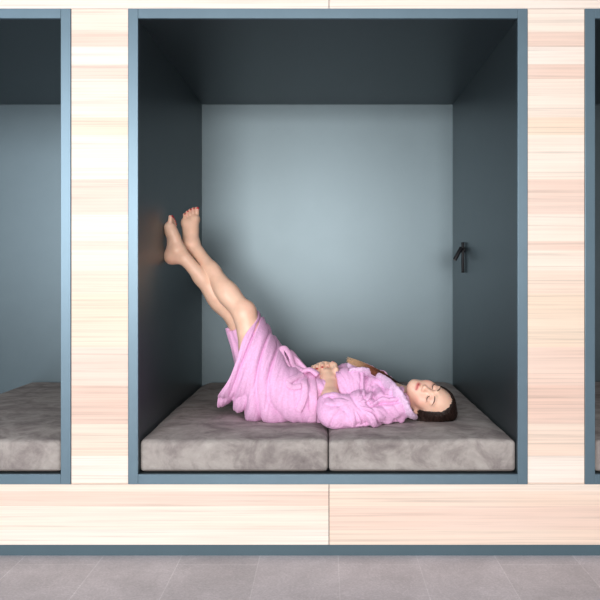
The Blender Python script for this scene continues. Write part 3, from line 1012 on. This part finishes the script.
# long lock of hair drawn over the far shoulder onto the chest
def locks():
    V = []; F = []; T = []
    rnd = random.Random(3)
    cpath = [H(-.01,-.06,-.055)+np.array([0,.045,.0]), W(404,390,.47), W(394,384,.42), W(383,377,.385), W(371,370.5,.372), W(359,364.5,.370), W(347,359.5,.378)]
    for q in range(210):
        a = rnd.uniform(0, 2*PI); r0 = math.sqrt(rnd.random()); pts = []; L_ = 1-.30*rnd.random()**1.6
        n = 18; rr = []; cols = []
        ph = rnd.uniform(0, 6); sp = rnd.uniform(.4, 1.0)
        for i in range(n):
            t = i/(n-1)*L_; c = bez(cpath, t)
            wdt = .014+.014*math.sin(PI*min(1, t*.85+.1))+.004*max(0, t-.75)*2*sp
            off = np.array([.25*math.cos(a)*wdt*r0, math.cos(a)*wdt*r0*1.35, math.sin(a)*wdt*r0*.62])
            c = c+off+np.array([.002*math.sin(t*6+ph), .0035*math.sin(t*7+ph)*t, .0030*math.cos(t*8+ph*2)*t])
            pts.append(c); rr.append(.00095*(1-.75*max(0, (i/(n-1)-.6)/.4)))
            k = min(1, max(0, (t-.18)/.72))+rnd.uniform(-.03,.03)
            k = min(1, max(0, k))**1.7
            c0 = np.array([.022,.011,.008]); c1 = np.array([.24,.075,.038]); c2 = np.array([.66,.42,.24])
            col = c0*(1-k*2)+c1*k*2 if k < .5 else c1*(2-2*k)+c2*(2*k-1)
            cols.append(col)
        v, f, cc = tube(None, pts, rr, M_hair, seg=5, tint=cols)
        o = len(V); V += list(v); F += [tuple(x+o for x in y) for y in f]; T += cc
    # lay on the robe: lift strands that sink below its surface
    out = []
    for p in V:
        p = Vector(p)
        hit = lay_bvh.ray_cast(Vector((p.x, p.y, .9)), Vector((0,0,-1)))
        if hit[0] and p.z < hit[0].z+.003 and hit[0].z-p.z < .05: p.z += (hit[0].z+.003-p.z)*min(1, max(0, (.27-p.x)/.05))
        out.append(p)
    return out, F, T
V, F, T = locks()
lock = pobj('long_lock', V, F, M_hair, hair, tint=np.array(T)); lock['label'] = 'chestnut hair strand with blonde ends'
# combed strands lying over the scalp hair, from the hairline back to the nape
hair_bvh = BVHTree.FromPolygons([Vector(q) for q in hv], [tuple(map(int, q)) for q in hf])
def strands():
    V = []; F = []; T = []; rnd = random.Random(11)
    for q in range(420):
        ang0 = rnd.uniform(-PI*.80, PI*.80); tw = rnd.uniform(-.25,.25)
        n1 = .075 - .05*min(1, abs(ang0)/2.0) + rnd.uniform(-.012,.008); n2 = rnd.uniform(-.10,-.02)
        pts = []
        for i in range(16):
            t = i/15; ang = ang0+tw*t+.05*math.sin(t*7+q); n_ = n1*(1-t)+n2*t
            d = hl*math.sin(ang)+hu*math.cos(ang)
            c = HO+hn*n_*HS+hu*.01
            h = hair_bvh.ray_cast(Vector(c+d*.20), Vector(-d), .19)
            if h[0] is None: 
                if pts: break
                continue
            if h[1].dot(Vector(d)) < .1 and not pts: continue
            p = np.array(h[0])+d*(.0012+.0012*rnd.random())
            if pts and np.linalg.norm(p-pts[-1]) > .022: break
            pts.append(p)
        if len(pts) < 5: continue
        for p in pts: p[2] = max(p[2], .401)
        n = len(pts); g_ = rnd.uniform(.6,1.7)
        v, f, cc = tube(None, pts, [.0006+.0011*math.sin(PI*i/(n-1)) for i in range(n)], M_hair, seg=5, tint=[np.array([.018,.009,.007])*g_]*n)
        o = len(V); V += list(v); F += [tuple(x+o for x in y) for y in f]; T += cc
    # loose wisps spread on the velvet and in front of the ear
    for q in range(90):
        r1, r2, r3 = rnd.random(), rnd.random(), rnd.random()
        P0 = H(.074, .012-.02*r1, .02-.05*r2); P1 = P0+np.array([-.004+.02*r3, -.012, -.020]); P2 = P1+np.array([.020*(r2-.3), -.008, -.022]); P3 = P2+np.array([.035*(r3-.2), .004, -.006])
        pts = [bez([P0,P1,P2,P3], i/9) for i in range(10)]
        for p in pts: p[2] = max(p[2], .4035+.003*r1)
        v, f, cc = tube(None, pts, [.0005+.0009*math.sin(PI*i/9) for i in range(10)], M_hair, seg=5, tint=[np.array([.028,.014,.010])]*10)
        o = len(V); V += list(v); F += [tuple(x+o for x in y) for y in f]; T += cc
    return V, F, T
V, F, T = strands()
pobj('loose_strands', V, F, M_hair, hair, tint=np.array(T))

# ------------------------------------------------------------------ light
w = bpy.data.worlds.new('World'); bpy.context.scene.world = w; w.use_nodes = True
nt_ = w.node_tree; bg = nt_.nodes['Background']; bg.inputs[1].default_value = 1.0
wt = nt_.nodes.new('ShaderNodeTexCoord'); ws_ = nt_.nodes.new('ShaderNodeSeparateXYZ'); wr_ = nt_.nodes.new('ShaderNodeValToRGB')
nt_.links.new(wt.outputs['Generated'], ws_.inputs[0]); nt_.links.new(ws_.outputs[2], wr_.inputs[0])
wr_.color_ramp.elements[0].position = .15; wr_.color_ramp.elements[0].color = (.06,.07,.08,1)
wr_.color_ramp.elements[1].position = .75; wr_.color_ramp.elements[1].color = (.80,.82,.88,1)
nt_.links.new(wr_.outputs[0], bg.inputs[0])
def area(name, loc, tgt, sx, sy, power, col):
    l = bpy.data.lights.new(name, 'AREA'); l.shape = 'RECTANGLE'; l.size = sx; l.size_y = sy; l.energy = power; l.color = col
    o = bpy.data.objects.new(name, l); C.objects.link(o); o.location = loc
    o.rotation_euler = (Vector(tgt)-Vector(loc)).to_track_quat('-Z', 'Y').to_euler(); return o
area('window_daylight', (-.4,-6.0,1.55), (0,.4,1.0), 3.0, 1.6, 315, (1.0,.968,.94))
area('side_window_daylight', (-3.0,-4.4,1.7), (-.3,.3,1.0), 1.6, 2.2, 100, (.88,.94,1.0))

cam = bpy.data.cameras.new('camera'); co = bpy.data.objects.new('camera', cam); C.objects.link(co)
co.location = (0, -D, ZC); co.rotation_euler = (PI/2, 0, 0)
cam.sensor_width = 36; cam.sensor_fit = 'HORIZONTAL'; cam.lens = FP/600*36
cam.shift_x = -26/600; cam.shift_y = -28/600
sc = bpy.context.scene; sc.camera = co
sc.view_settings.view_transform = 'Standard'; sc.view_settings.look = 'None'
sc.view_settings.exposure = 0.0; sc.view_settings.gamma = 1; sc.view_settings.use_curve_mapping = False
